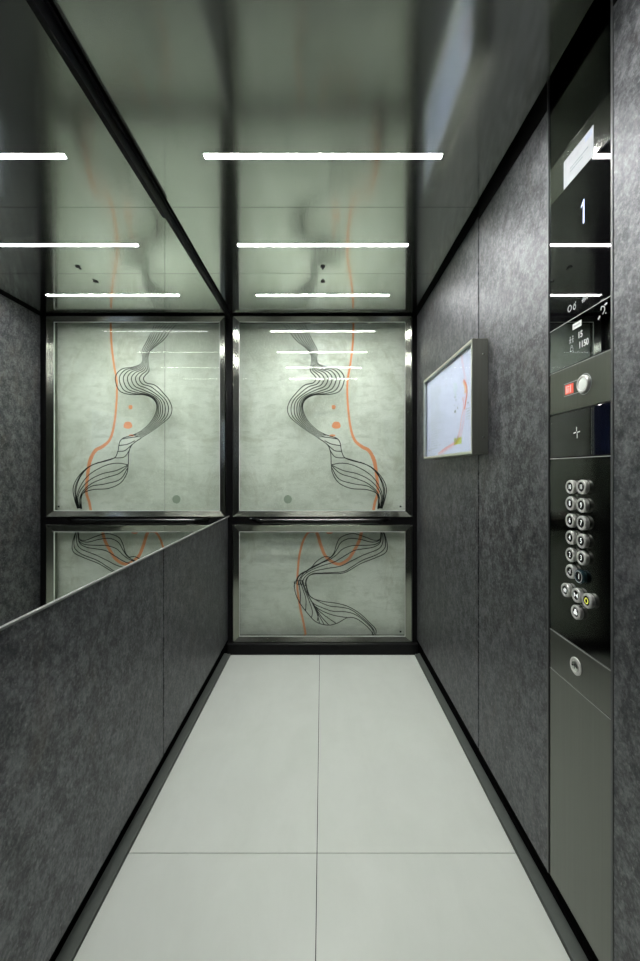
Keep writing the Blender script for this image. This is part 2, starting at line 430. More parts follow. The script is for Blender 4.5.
# ------------------------------------------------------------------ ceiling lights
lights = [(1.266, 'bright LED strip light on the ceiling nearest the camera, longest of the three in view'),
          (1.766, 'middle LED strip light of the ceiling, between the two ceiling joints'),
          (2.271, 'shortest looking LED strip light of the ceiling, beside the back wall'),
          (0.79, 'LED ceiling strip out of frame overhead, only its reflections show in the glass')]
src = None
for y, lab in lights:
    if src is None:
        src = thing('ceiling_light', lab, 'ceiling light', (0.0035, y, ZC), 'LED strips of the ceiling')
        bm = BM(); x0, x1, w = -0.3715, 0.3785, 0.0105
        dp = LAMP_DEPTH
        box(bm, x0, x1, y - w, y + w, ZC + dp, ZC + dp + 0.003, 0.0003)
        obj('diffuser', bm, M['lamp'], src)
        bm = BM()
        for a, b, c, d in ((x0 - .0024, x1 + .0024, y - w - .0020, y - w - .0003), (x0 - .0024, x1 + .0024, y + w + .0003, y + w + .0020),
                           (x0 - .0024, x0 - .0003, y - w - .0003, y + w + .0003), (x1 + .0003, x1 + .0024, y - w - .0003, y + w + .0003)):
            box(bm, a, b, c, d, ZC + .0003, ZC + dp + 0.004)
        obj('rim', bm, M['lampside'], src)
    else:
        r = src.copy(); COL.objects.link(r); r.location = (0.0035, y, ZC); r['label'] = lab
        for ch in list(src.children):
            c = ch.copy(); COL.objects.link(c); c.parent = r

# two small latches either side of the rear ceiling joint
DOWN = Frame((0, 0, ZC), (1, 0, 0), (0, -1, 0))   # a = X, b = -Y, out = down
for y, s, lab in ((1.957, 1, 'small dark ceiling latch on the camera side of the rear ceiling joint'),
                  (2.092, -1, 'small dark ceiling latch behind the rear ceiling joint, by the back wall')):
    t = thing('ceiling_latch', lab, 'latch', (0.0045, y, ZC), 'ceiling panel latches')
    bm = BM(); lathe(DOWN, bm, 0.0045, -(y - s * 0.010), [(0.0120, 0.0003), (0.0120, 0.003), (0.0105, 0.0038), (0.0072, 0.0038), (0.0066, 0.001), (0.0, 0.001)], 24)
    obj('ring', bm, M['latch'], t, True)
    bm = BM(); b0 = -(y + s * 0.008)
    plate(DOWN, bm, -0.0005, 0.0095, b0 - 0.008, b0 + 0.005, 0.0003, 0.003, 0.0008)
    obj('tongue', bm, M['latch'], t)

# ------------------------------------------------------------------ framed glass panels of the back wall
YG, YR = 2.5645, 2.545            # glass face, front ridge of the frame
BK = Frame((0, YG, 0), (1, 0, 0), (0, 0, 1))
MW = Frame((0, YW, 0), (1, 0, 0), (0, 0, 1))      # the mural lies on the concrete wall
INK = 0.0004
def A(pts): return [on_back(px, py, YW) for px, py in pts]
PRINT = -0.0046                   # the black lines are printed on the rear face of the panes
def AG(pts): return [on_back(px, py, YG + 0.0045) for px, py in pts]
def scale_pts(pts, ox, oy, s): return [(ox + u / s, oy + v / s) for u, v in pts]

def glass_panel(name, label, y_out, y_in):
    l, r = on_back(232.8, 0, YR)[0], on_back(411.9, 0, YR)[0]
    tz, bz = on_back(0, y_out[0], YR)[1], on_back(0, y_out[1], YR)[1]
    il, ir = on_back(239.2, 0, YG)[0], on_back(405.2, 0, YG)[0]
    it, ib = on_back(0, y_in[0], YG)[1], on_back(0, y_in[1], YG)[1]
    t = thing(name, label, 'glass panel', ((l + r) / 2, YR, bz), 'framed glass panels of the back wall')
    bm = BM()
    def rect(a0, a1, b0, b1, y): return [bm.verts.new((a, y, b)) for a, b in ((a0, b0), (a1, b0), (a1, b1), (a0, b1))]
    e = 0.0025
    loops = [rect(l, r, bz, tz, 2.5985), rect(l, r, bz, tz, YR + 0.001), rect(l + .001, r - .001, bz + .001, tz - .001, YR), rect(l + e, r - e, bz + e, tz - e, YR),
             rect(il - .0005, ir + .0005, ib - .0005, it + .0005, YG - .002), rect(il, ir, ib, it, YG - .0012), rect(il, ir, ib, it, 2.5985)]
    for p, q in zip(loops, loops[1:]):
        for k in range(4): bm.faces.new((p[k], p[(k + 1) % 4], q[(k + 1) % 4], q[k]))
    bmesh.ops.recalc_face_normals(bm, faces=bm.faces[:])
    obj('frame', bm, M['frame'], t)
    bm = BM(); lw = 0.0045
    for a0, a1, b0, b1 in ((il + .0004, ir - .0004, it - lw, it - .0004), (il + .0004, ir - .0004, ib + .0004, ib + lw), (il + .0004, il + lw, ib + lw, it - lw), (ir - lw, ir - .0004, ib + lw, it - lw)):
        plate(BK, bm, a0, a1, b0, b1, 0.0003, 0.0025, 0.0004)
    obj('inner_lip', bm, M['lip'], t)['label'] = 'bright steel lip round the glass'
    bm = BM(); plate(BK, bm, il + .0005, ir - .0005, ib + .0005, it - .0005, -0.004, 0.0)
    obj('glass_pane', bm, M['glass'], t)
    return t

upper = glass_panel('framed_glass_panel', 'tall framed glass panel of the back wall, above the handrail', (316.0, 516.9), (321.9, 511.0))
lower = glass_panel('framed_glass_panel', 'low framed glass panel of the back wall, below the handrail', (525.0, 642.5), (531.5, 636.5))

mural = thing('wall_mural', 'mural of salmon orange curves and dots on the concrete wall behind the glass', 'mural', (0.02, YW, 0.09))
# black line bundle of the upper panel: stations (left edge, right edge) in the photo, eight lines between them
ST = [((281, 322), (304, 322)), ((289, 331), (308, 332)), ((296, 340), (312.5, 341)), ((308, 350), (317.5, 351)), ((311.3, 357), (316.8, 358)), ((311, 364), (318.5, 363.5)), ((310.6, 371), (326, 367)),
      ((314.4, 375.5), (338, 369.3)), ((316, 379), (344.2, 378)), ((313, 383), (340.2, 390.4)), ((304, 385.5), (330, 394.4)), ((295, 394.4), (315, 395)),
      ((290, 401), (306, 399.3)), ((287.5, 409), (302.7, 406)), ((290, 417), (304.5, 415)), ((298, 424), (310, 423.4)), ((308, 431.5), (318, 430.5)), ((318.5, 438), (327, 435.2))]
bm = BM()
NL = 8
for i in range(NL):
    t = i / (NL - 1)
    bow = [0.0, 0.10, 0.05, -0.10, 0.0, 0.0, 0.0, 0.0, 0.0, 0.0, 0.05, 0.12, 0.16, 0.2, 0.12, 0.05, 0.0, 0.0]
    pts = []
    for k, (l, r) in enumerate(ST):
        s = min(1, max(0, t + bow[k] * math.sin(math.pi * t)))
        pts.append((l[0] + (r[0] - l[0]) * s, l[1] + (r[1] - l[1]) * s))
    wk = [min(0.0056, max(0.0024, 0.0043 * (math.hypot(r[0] - l[0], r[1] - l[1]) / 13.0))) for l, r in ST]
    wk[0] = wk[1] = 0.0022
    p = spline(AG(pts), 8)
    stroke(BK, bm, p, [wk[min(q // 8, 17)] + (wk[min(q // 8 + 1, 17)] - wk[min(q // 8, 17)]) * (q % 8) / 8 for q in range(len(p))], PRINT)
C = lambda p: scale_pts(p, 310, 430, 7.529)
right_edge = C([(100, 30), (150, 46), (200, 62), (226, 95), (238, 160), (262, 208), (330, 235), (400, 250), (490, 302), (548, 370), (575, 440), (565, 515), (540, 592)])
left_edge = C([(62, 60), (130, 110), (155, 170), (160, 260), (172, 330), (220, 400), (310, 440), (420, 448), (490, 470), (515, 505), (512, 595)])
segs = [right_edge, left_edge] + [C(p) for p in (
    [(85, 50), (150, 58), (205, 68)], [(110, 80), (160, 105), (228, 118)], [(130, 108), (185, 155), (240, 160)], [(150, 150), (190, 203), (262, 210)],
    [(163, 262), (230, 250), (310, 260), (400, 300), (470, 352), (518, 420), (546, 500), (538, 585)],
    [(165, 265), (250, 305), (350, 328), (440, 370), (505, 432), (538, 505), (530, 590)],
    [(166, 272), (230, 328), (330, 360), (430, 400), (500, 460), (526, 525), (520, 592)],
    [(166, 287), (220, 370), (330, 405), (440, 425), (500, 476), (517, 535), (516, 592)],
    [(262, 210), (370, 242), (470, 285), (530, 360), (560, 440), (556, 520), (540, 592)],
    [(330, 235), (440, 268), (512, 340), (550, 430), (551, 510), (534, 592)])]
for k, s in enumerate(segs):
    p = spline(AG(s), 10); n = len(p)
    long_ = len(s) > 6
    stroke(BK, bm, p, [0.0053 + (0.0042 * max(0, (q / n - 0.86) / 0.14) if long_ else 0) for q in range(n)], PRINT)
obj('line_drawing', bm, M['lineink'], upper)['label'] = 'bundle of thin black wavy lines'
bm = BM()
G = lambda p: scale_pts(p, 320, 315, 4.805)
path = spline(A(G([(161, 30), (157, 140), (145, 240), (132, 320), (133, 420), (145, 530), (165, 598), (200, 632), (235, 652), (260, 700), (272, 770), (278, 850), (264, 900), (256, 944)])), 10)
n = len(path)
stroke(MW, bm, path, [0.013 + 0.010 * math.exp(-((q / n - 0.60) / 0.16) ** 2) + (0.004 if q / n > 0.66 else 0) for q in range(n)], INK - 0.0002)
obj('orange_line', bm, M['orange'], mural)['label'] = 'salmon orange curving line'
for (px, py, ra, rb) in ((333.6, 407.2, 2.0, 2.4), (336.3, 425.2, 4.3, 3.9), (332.6, 435.4, 2.9, 1.1)):
    bm = BM(); a, b = on_back(px, py, YW); s = YW / F
    pts = [(a + ra * s * math.cos(q) * (1 + 0.09 * math.sin(3 * q + px)), b + rb * s * math.sin(q) * (1 + 0.09 * math.cos(2 * q))) for q in [2 * math.pi * k / 22 for k in range(22)]]
    bm.faces.new([bm.verts.new(MW.P(u, v, INK + 0.0001)) for u, v in pts])
    obj('orange_dot', bm, M['orange'], mural)
bm = BM(); a, b = on_back(287.8, 499.3, YW)
bm.faces.new([bm.verts.new(MW.P(u, v, INK)) for u, v in circle(a, b, 0.027, 0.028)])
obj('round_stain', bm, M['stain'], mural)
for pn, py in ((upper, 506.6), (lower, 631.7)):
    bm = BM(); a, b = on_back(400.5, py, YG)
    plate(BK, bm, a - .0055, a + .0055, b - .005, b + .006, 0.0002, 0.0005)
    obj('maker_mark', bm, M['lineink'], pn)

bm = BM()
D = lambda p: scale_pts(p, 290, 525, 6.095); E = lambda p: scale_pts(p, 290, 580, 6.095)
low = [D(p) for p in (
    [(553, 40), (549, 85), (510, 92), (450, 70), (380, 52), (310, 75), (284, 118), (270, 165), (245, 198), (190, 233), (130, 265), (62, 300), (34, 345), (24, 376)],
    [(553, 40), (547, 90), (500, 104), (430, 88), (365, 82), (312, 105), (282, 155), (250, 196), (170, 240), (110, 275), (56, 312), (36, 360)],
    [(556, 40), (553, 92), (518, 118), (450, 124), (380, 126), (322, 146), (280, 185), (235, 214), (150, 248), (92, 286), (58, 330), (48, 366)],
    [(558, 40), (550, 105), (510, 134), (450, 145), (390, 156), (330, 190), (270, 225), (190, 250), (120, 280), (72, 318), (60, 366)],
    [(562, 40), (566, 100), (540, 145), (450, 182), (380, 216), (310, 250), (220, 266), (140, 284), (90, 318), (72, 366)],
    [(568, 40), (582, 100), (575, 145), (530, 180), (440, 216), (372, 258), (320, 285), (200, 292), (135, 298), (100, 328), (94, 372)],
    [(572, 40), (593, 120), (582, 168), (520, 200), (430, 236), (330, 291), (230, 296), (132, 302), (102, 332), (96, 372)],
    [(248, 197), (208, 194), (165, 220), (130, 258), (95, 290)])]
low += [E(p) for p in (
    [(26, 8), (32, 75), (60, 140), (110, 206), (160, 256), (230, 275), (290, 262), (350, 230), (400, 234), (450, 266), (490, 305), (508, 335)],
    [(96, 0), (105, 55), (130, 106), (200, 130), (280, 141), (350, 160), (420, 200), (480, 255), (522, 300), (522, 335)],
    [(95, 10), (112, 85), (170, 128), (240, 158), (310, 166), (370, 180), (430, 222), (490, 276), (516, 318), (505, 338)],
    [(110, 88), (140, 140), (190, 166), (260, 190), (340, 194), (400, 212), (460, 256), (505, 305), (500, 336)],
    [(110, 90), (145, 152), (200, 190), (270, 216), (350, 229)], [(125, 120), (150, 160), (200, 208), (282, 265)],
    [(130, 130), (155, 168), (190, 222), (236, 274)], [(135, 140), (152, 168), (178, 218), (208, 271)], [(138, 145), (150, 170), (166, 208), (180, 264)],
    [(48, 0), (62, 70), (62, 142)], [(58, 0), (80, 60), (97, 120), (95, 190)], [(70, 0), (90, 60), (112, 115), (136, 190), (130, 230)],
    [(76, 0), (100, 70), (132, 132), (170, 200), (166, 250)])]
for s in low: stroke(BK, bm, spline(AG(s), 8), 0.0053, PRINT)
obj('line_drawing', bm, M['lineink'], lower)['label'] = 'bundle of thin black wavy lines'
for pts, w in ((D([(150, 40), (112, 45), (80, 98), (58, 180), (48, 270), (44, 366)]) + E([(48, 80), (62, 170), (80, 250), (97, 340)]), 0.014),
               (D([(160, 40), (172, 70), (190, 130), (222, 196), (290, 238), (350, 213), (388, 160), (422, 95), (438, 30)]), 0.020)):
    bm = BM(); p = spline(A(pts), 10); stroke(MW, bm, p, w, INK - 0.0002)
    obj('orange_line', bm, M['orange'], mural)['label'] = 'salmon orange curving line'
bm = BM(); a, b = on_back(329.5, 532.6, YW)
bm.faces.new([bm.verts.new(MW.P(u, v, INK)) for u, v in circle(a, b, 0.022, 0.009)])
obj('orange_dot', bm, M['orange'], mural)

# ------------------------------------------------------------------ handrail in the dark band between the panels
hr = thing('handrail', 'slim dark metal handrail with swept ends across the back wall', 'handrail', (-0.012, 2.56, EYE - 0.315))
bm = BM(); path = []
for k in range(61):
    s = k / 60; x = -0.464 + 0.903 * s
    d = min(s, 1 - s) * 0.903
    q = min(1, d / 0.085); q = q * q * (3 - 2 * q)
    path.append((x, 2.552 - 0.060 * q, EYE - 0.3065 - 0.0105 * q))
rows = []
for x, y, z in path:
    q_ = min(1, (2.552 - y) / 0.06); h = 0.0085 + 0.006 * q_; w = 0.005 + 0.0015 * q_
    rows.append([bm.verts.new((x, y + dy, z + dz)) for dy, dz in ((-w, -h + .004), (-w, h - .006), (-w + .004, h), (w - .002, h), (w, h - .003), (w, -h + .003), (w - .002, -h), (-w + .003, -h))])
for p, q in zip(rows, rows[1:]):
    for k in range(8): bm.faces.new((p[k], p[(k + 1) % 8], q[(k + 1) % 8], q[k]))
bm.faces.new(rows[0][::-1]); bm.faces.new(rows[-1]); bmesh.ops.recalc_face_normals(bm, faces=bm.faces[:])
obj('rail', bm, simple('dark_rail_steel', (0.06, 0.063, 0.06), 0.24, 1.0), hr)
for x in (-0.30, 0.275):
    bm = BM(); box(bm, x - 0.012, x + 0.012, 2.5045, 2.599, EYE - 0.322, EYE - 0.312, 0.002)
    obj('bracket', bm, M['black'], hr)

# ------------------------------------------------------------------ notice case on the right wall
RW = Frame((XR, 0, 0), (0, -1, 0), (0, 0, 1))
y0, y1, z0, z1 = 1.452, 2.140, EYE + 0.0610, EYE + 0.4790
nc = thing('notice_case', 'stainless steel notice case with a pale poster behind glass on the right wall', 'notice case', (XR, (y0 + y1) / 2, z0))
cd = 0.059; w = 0.011
bm = BM()
for a0, a1, b0, b1 in ((-y1, -y0, z0, z0 + .002), (-y1, -y0, z1 - .002, z1), (-y1, -y1 + .002, z0 + .002, z1 - .002), (-y0 - .002, -y0, z0 + .002, z1 - .002)):
    plate(RW, bm, a0, a1, b0, b1, 0.0005, cd - 0.0035)
plate(RW, bm, -y1 + .002, -y0 - .002, z0 + .002, z1 - .002, 0.0005, 0.0395)
obj('housing', bm, M['case'], nc)
bm = BM(); t = bmesh.new()
def loop(i, c): return [t.verts.new(RW.P(a, b, c)) for a, b in ((-y1 + i, z0 + i), (-y0 - i, z0 + i), (-y0 - i, z1 - i), (-y1 + i, z1 - i))]
ls = [loop(0, cd - .0035), loop(0, cd - .0008), loop(.0008, cd), loop(w - .001, cd), loop(w, cd - .001), loop(w, cd - .010), loop(w - .002, cd - .012), loop(.0022, cd - .0035)]
for p, q in zip(ls, ls[1:] + ls[:1]):
    for k in range(4): t.faces.new((p[k], p[(k + 1) % 4], q[(k + 1) % 4], q[k]))
bmesh.ops.recalc_face_normals(t, faces=t.faces[:]); merge(bm, t)
obj('frame', bm, M['caseframe'], nc)
PA0, PA1, PB0, PB1 = -y1 + w - .001, -y0 - w + .001, z0 + w - .001, z1 - w + .001
bm = BM(); plate(RW, bm, PA0, PA1, PB0, PB1, 0.0425, 0.0442)
po = obj('poster', bm, M['poster'], nc); po['label'] = 'bluish white poster with faint text and a red line'
bm = BM(); plate(RW, bm, PA0, PA1, PB0, PB1, 0.0455, 0.0465)
obj('glass_pane', bm, M['clear'], nc)
XPO = XR - 0.0443
def PP(px, py): return on_right(px, py, XPO)
def PZ(pts, ox, oy, s): return [PP(ox + u / s, oy + v / s) for u, v in pts]
S = (420, 395, 9.143); T = (420, 335, 9.143)
bm = BM()                                        # faint columns of text, unreadable in the photo
for k in range(26):
    a0 = PA0 + 0.085 + 0.01 * (k % 3 == 0); b = PB1 - 0.065 - k * 0.0118
    L = 0.10 + 0.05 * random.random()
    q = 0
    while q < L:
        d = 0.008 + 0.018 * random.random()
        plate(RW, bm, a0 + q, a0 + q + d, b, b + 0.0035, 0.0442, 0.0444); q += d + 0.005
obj('text_lines', bm, M['p_grey'], po)
bm = BM()
for k in range(5):
    plate(RW, bm, PA1 - 0.09, PA1 - 0.05, PB0 + 0.125 + k * .01, PB0 + 0.1285 + k * .01, 0.0442, 0.0444)
obj('text_lines', bm, M['p_grey'], po)
bm = BM(); plate(RW, bm, PA0 + 0.03, PA0 + 0.07, PB0 + 0.03, PB0 + 0.036, 0.0442, 0.0444)
obj('footer_print', bm, M['p_grey'], po)
bm = BM()
for pts in (PZ([(305, 40), (335, 45), (345, 90), (330, 130), (338, 175), (318, 178), (308, 120)], T[0], T[1] + 43, T[2]),):
    bm.faces.new([bm.verts.new(RW.P(a, b, 0.0445)) for a, b in pts[::-1]])
obj('grey_sketch', bm, M['p_blue'], po)
for c, r in (((322, 150), 14), ((345, 118), 7), ((320, 20), 9), ((330, 45), 7), ((395, 40), 8), ((440, 70), 7), ((318, 95), 6)):
    bm = BM(); a, b = PP(S[0] + c[0] / S[2], S[1] + c[1] / S[2])
    bm.faces.new([bm.verts.new(RW.P(u, v, 0.0447)) for u, v in circle(a, b, r * 0.0009, r * 0.00052, 7)])
    obj('dark_blot', bm, M['p_dark'], po)
bm = BM(); stroke(RW, bm, spline(PZ([(392, 20), (400, 110), (384, 190), (372, 270), (358, 350), (320, 430), (240, 485), (165, 540)], *S), 8), 0.011, 0.0446)
obj('pink_route', bm, M['p_pink'], po)
bm = BM(); stroke(RW, bm, spline(PZ([(398, 410), (428, 470), (430, 540), (418, 620), (408, 680)], *T), 8), 0.012, 0.0448)
obj('red_route', bm, M['p_red'], po)
bm = BM(); stroke(RW, bm, spline(PZ([(396, 420), (414, 470), (414, 530)], *T), 6), [0.014 + .003 * (k % 3) for k in range(13)], 0.0447)
obj('tan_patch', bm, M['p_tan'], po)
bm = BM(); q = PZ([(312, 398), (382, 384), (382, 444), (312, 456)], *S)
bm.faces.new([bm.verts.new(RW.P(a, b, 0.0449)) for a, b in q[::-1]])
obj('lime_square', bm, M['p_lime'], po)
SIDE = Frame((0, y0, 0), (1, 0, 0), (0, 0, 1))
for zz in (EYE + 0.424, EYE + 0.122):
    bm = BM(); lathe(SIDE, bm, 0.586, zz, [(0.0035, 0.0), (0.0035, 0.0012), (0.0025, 0.0018), (0.0, 0.0018)], 14)
    obj('screw', bm, M['chrome'], nc, True)

# ------------------------------------------------------------------ control column
cp = thing('control_panel', 'tall narrow lift control column of black glass, steel plates and round buttons', 'lift control panel', (XR + 0.004, 0.948, ZP))
YA0, YA1 = 0.8362, 1.0630
CPF = Frame((XR + 0.002, 0, 0), (0, -1, 0), (0, 0, 1)); XCP = XR + 0.002
def cplate(name, zb, zt, mat, label=None, gap=0.0007):
    bm = BM(); plate(CPF, bm, -YA1, -YA0, EYE + zb + gap, EYE + zt - gap, -0.02, 0.0, 0.0012)
    o = obj(name, bm, mat, cp)
    if label: o['label'] = label
    return o
cplate('top_plate', 0.797, 1.05, M['blacksteel'], 'glossy black plate at the top')
strip = cplate('steel_strip', 0.700, 0.797, M['midsteel'], 'grey steel strip with a white sticker')
disp = cplate('display_glass', 0.368, 0.700, M['blackglass'], 'black glass with the floor number')
info = cplate('information_plate', 0.255, 0.368, M['infosteel'], 'shiny plate with the load limit')
alarm = cplate('alarm_plate', 0.145, 0.255, M['darksteel'], 'dark steel plate with a red tag and round button')
read_ = cplate('reader_glass', 0.0327, 0.145, M['blackglass'], 'black glass with a cross mark')
keys = cplate('button_plate', -0.418, 0.0327, M['blacksteel'], 'black plate with floor buttons')
lock = cplate('key_plate', -0.520, -0.418, M['darksteel'], 'dark steel plate with a key switch')
lower_ = cplate('lower_plate', ZP - EYE, -0.520, M['darksteel'], 'plain dark brushed steel plate')
for zt, par in ((0.368, info), (0.255, alarm), (0.0327, keys), (-0.418, lock), (-0.520, lower_)):  # added pale strips stand in for highlights on the upper chamfers
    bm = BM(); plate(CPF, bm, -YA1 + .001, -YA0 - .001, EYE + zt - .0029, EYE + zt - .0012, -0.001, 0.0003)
    obj('highlight_strip', bm, M['edge_highlight'], par)['label'] = 'thin pale strip imitating the highlight on the upper edge'
def C2(px, py): return on_right(px, py, XCP)
def CZ(pts, ox, oy, sx, sy=None): return [C2(ox + u / sx, oy + v / (sy or sx)) for u, v in pts]

# sticker on the steel strip
bm = BM(); q = [C2(564.0, 198.5), C2(593.6, 152.3), C2(593.6, 124.0), C2(564.0, 161.3)]
aL, aR = q[0][0], q[1][0]; bB, bT = EYE + 0.7015, EYE + 0.770
plate(CPF, bm, aL, aR, bB, bT, 0.0002, 0.0006)
st = obj('sticker', bm, M['sticker'], strip); st['label'] = 'white paper sticker with small print'
bm = BM()
for k, (fa, fb, zz) in enumerate(((0.24, 0.80, 0.47), (0.24, 0.62, 0.36))):
    a = aL + (aR - aL) * fa
    while a < aL + (aR - aL) * fb:
        d = 0.003 + 0.004 * random.random(); b = bB + (bT - bB) * zz
        plate(CPF, bm, a, a + d, b, b + 0.0028, 0.0006, 0.0008); a += d + 0.002
obj('small_print', bm, M['p_dark'], st)
bm = BM()
for k in range(3):
    plate(CPF, bm, aL + (aR - aL) * 0.74, aL + (aR - aL) * 0.97, bB + 0.052 + k * .0045, bB + 0.0545 + k * .0045, 0.0006, 0.0008)
obj('header_print', bm, M['blueprint'], st)

# floor display and pictograms
bm = BM(); a, b = C2(583.2, 211.8)
prism(CPF, bm, [(a - .0005, b - .0275), (a + .0045, b - .0275), (a + .0045, b + .0275), (a + .0012, b + .0275), (a - .0075, b + .0165), (a - .0075, b + .0130), (a - .0005, b + .0170)], 0.0001, 0.0004)
obj('floor_digit', bm, M['digit'], disp)['label'] = 'lit floor number 1'
bm = BM()
a, b = C2(569.8, 308.6); p = arc(a, b, 0.0068, 0.0072, 0, 360, 20); stroke(CPF, bm, p, 0.0024, 0.0001)
obj('ring_pictogram', bm, M['greyprint'], disp)
bm = BM(); a, b = C2(574.6, 306.2); stroke(CPF, bm, arc(a, b - .002, 0.0045, 0.0050, 0, 360, 14), 0.0024, 0.0001)
plate(CPF, bm, a - .003, a + .003, b + .003, b + .0062, 0.0001, 0.0004); plate(CPF, bm, a + .003, a + .0048, b + .006, b + .010, 0.0001, 0.0004)
obj('figure_pictogram', bm, M['greyprint'], disp)
bm = BM(); a, b = C2(585.2, 298.6)
for d in (-0.009, -0.004, 0.0015, 0.007): stroke(CPF, bm, [(a + d, b - .006 + .002 * (d > 0)), (a + d + .003, b + .006)], 0.0022, 0.0001)
stroke(CPF, bm, [(a - .012, b), (a + .012, b + .001)], 0.0020, 0.0001)
obj('stroke_pictogram', bm, M['greyprint'], disp)

# load plate: 15 persons, 1150 kg, hearing symbol, small tape
bm = BM(); a, b = C2(580.3, 334.7); text(CPF, bm, '15', a, b, 0.021, 0.0001, 0.0004, 0.85, 0.0004)
a, b = C2(583.6, 343.6); text(CPF, bm, '1150', a, b, 0.021, 0.0001, 0.0004, 0.85, 0.0004)
obj('load_figures', bm, M['whiteprint'], info)['label'] = 'printed load limit 15 and 1150'
bm = BM(); a, b = C2(571.6, 339.6)                # two persons and a weight
for d in (-0.005, 0.005):
    prism(CPF, bm, circle(a + d, b + .0062, 0.0022, None, 10), 0.0001, 0.0004)
    stroke(CPF, bm, [(a + d, b + .003), (a + d, b - .002)], 0.0030, 0.0001)
    stroke(CPF, bm, [(a + d, b - .002), (a + d - .0025, b - .0085)], 0.0014, 0.0001); stroke(CPF, bm, [(a + d, b - .002), (a + d + .0025, b - .0085)], 0.0014, 0.0001)
    stroke(CPF, bm, [(a + d - .004, b - .001), (a + d, b + .003), (a + d + .004, b - .001)], 0.0012, 0.0001)
a, b = C2(571.8, 348.2)
stroke(CPF, bm, [(a - .006, b - .007), (a - .004, b + .002), (a + .004, b + .002), (a + .006, b - .007), (a - .006, b - .007)], 0.0015, 0.0001)
stroke(CPF, bm, arc(a, b + .0042, 0.0026, 0.0026, 0, 360, 10), 0.0014, 0.0001)
obj('load_pictograms', bm, M['greyprint'], info)
bm = BM(); a, b = C2(577.1, 325.0); plate(CPF, bm, a - .0165, a + .0165, b - .0068, b + .0068, 0.0001, 0.0005)
tp = obj('label_tape', bm, M['whiteprint'], info)
bm = BM()
for k in range(6): plate(CPF, bm, a - .012 + k * .0042, a - .0092 + k * .0042, b - .002, b + .002, 0.0005, 0.0007)
obj('tape_print', bm, M['greyprint'], tp)
bm = BM()
EAR = (548, 285, 9.697)
stroke(CPF, bm, spline(CZ([(515, 245), (520, 212), (545, 210), (550, 240), (538, 268), (532, 285)], *EAR), 6), 0.0021, 0.0001)
stroke(CPF, bm, CZ([(488, 335), (505, 300)], *EAR), 0.0042, 0.0001)
stroke(CPF, bm, CZ([(550, 195), (575, 172)], *EAR), 0.0036, 0.0001)
a, b = CZ([(562, 272)], *EAR)[0]; prism(CPF, bm, circle(a, b, 0.0016, None, 8), 0.0001, 0.0004)
obj('hearing_symbol', bm, M['whiteprint'], info)

# alarm plate: outlined red tag and round button
a0, b0 = C2(564.3, 391.5); a1, b1 = C2(584.6, 384.0); bc = b1; h = 0.0150
bm = BM(); R = 0.0235
th0 = math.degrees(math.asin(h / R))
outline = [(a1 - R * math.cos(math.radians(th0)), bc - h), (a0, bc - h), (a0, bc + h), (a1 - R * math.cos(math.radians(th0)), bc + h)] + arc(a1, bc, R, R, 180 - th0, -180 + th0, 28)[1:]
stroke(CPF, bm, outline, 0.0019, 0.0001)
obj('tag_outline', bm, M['greyprint'], alarm)
bm = BM(); plate(CPF, bm, a0 + .004, a0 + .037, bc - h + .003, bc + h - .003, 0.0001, 0.0004)
rt = obj('red_tag', bm, M['red'], alarm); rt['label'] = 'red tag with pale marks'
bm = BM()
plate(CPF, bm, a0 + .007, a0 + .0105, bc - .009, bc + .009, 0.0004, 0.0006); plate(CPF, bm, a0 + .0125, a0 + .021, bc + .005, bc + .008, 0.0004, 0.0006)
plate(CPF, bm, a0 + .0125, a0 + .015, bc - .009, bc + .003, 0.0004, 0.0006); plate(CPF, bm, a0 + .018, a0 + .0205, bc - .009, bc + .003, 0.0004, 0.0006)
plate(CPF, bm, a0 + .024, a0 + .0275, bc - .009, bc + .009, 0.0004, 0.0006)
obj('tag_marks', bm, simple('pale_pink_print', (0.88, 0.60, 0.55), 0.5), rt)
bm = BM(); lathe(CPF, bm, a1, bc, [(0.0205, 0.0), (0.0205, 0.005), (0.0190, 0.0066), (0.0155, 0.0066), (0.0145, 0.0052)], 36)
ab = obj('alarm_button', bm, M['button'], alarm, True); ab['label'] = 'round silver push button beside the red tag'
bm = BM(); lathe(CPF, bm, a1, bc, [(0.0147, 0.0045), (0.0140, 0.0056), (0.008, 0.0062), (0.0, 0.0064)], 30)
obj('button_face', bm, M['lip'], alarm, True)

# card reader: cross mark, dividing edge
bm = BM(); a, b = C2(576.7, 432.4); k_ = 0.0021
for pts in (((0, .013), (0, .0025)), ((0.0025, 0), (0.0125, 0.0012)), ((0.0022, -0.0025), (0.0022, -.014)), ((-.0115, -.0012), (-.0018, .0006))):
    stroke(CPF, bm, [(a + p, b + q) for p, q in pts], 0.0023, 0.0001)
obj('cross_mark', bm, M['whiteprint'], read_)
bm = BM(); a = C2(591.7, 400)[0]
plate(CPF, bm, a - .0008, a + .0008, EYE + .036, EYE + .142, 0.0001, 0.0006)
obj('dividing_line', bm, M['midsteel'], read_)
bm = BM(); plate(CPF, bm, -YA1 + .006, -YA1 + .015, EYE + .122, EYE + .1235, 0.0001, 0.0004)
obj('small_mark', bm, M['midsteel'], read_)
bm = BM(); plate(CPF, bm, a + .002, -YA0 - .0015, EYE + .036, EYE + .142, 0.0001, 0.0005)
obj('reader_window', bm, simple('blue_black_window', (0.003, 0.004, 0.010), 0.04), read_)

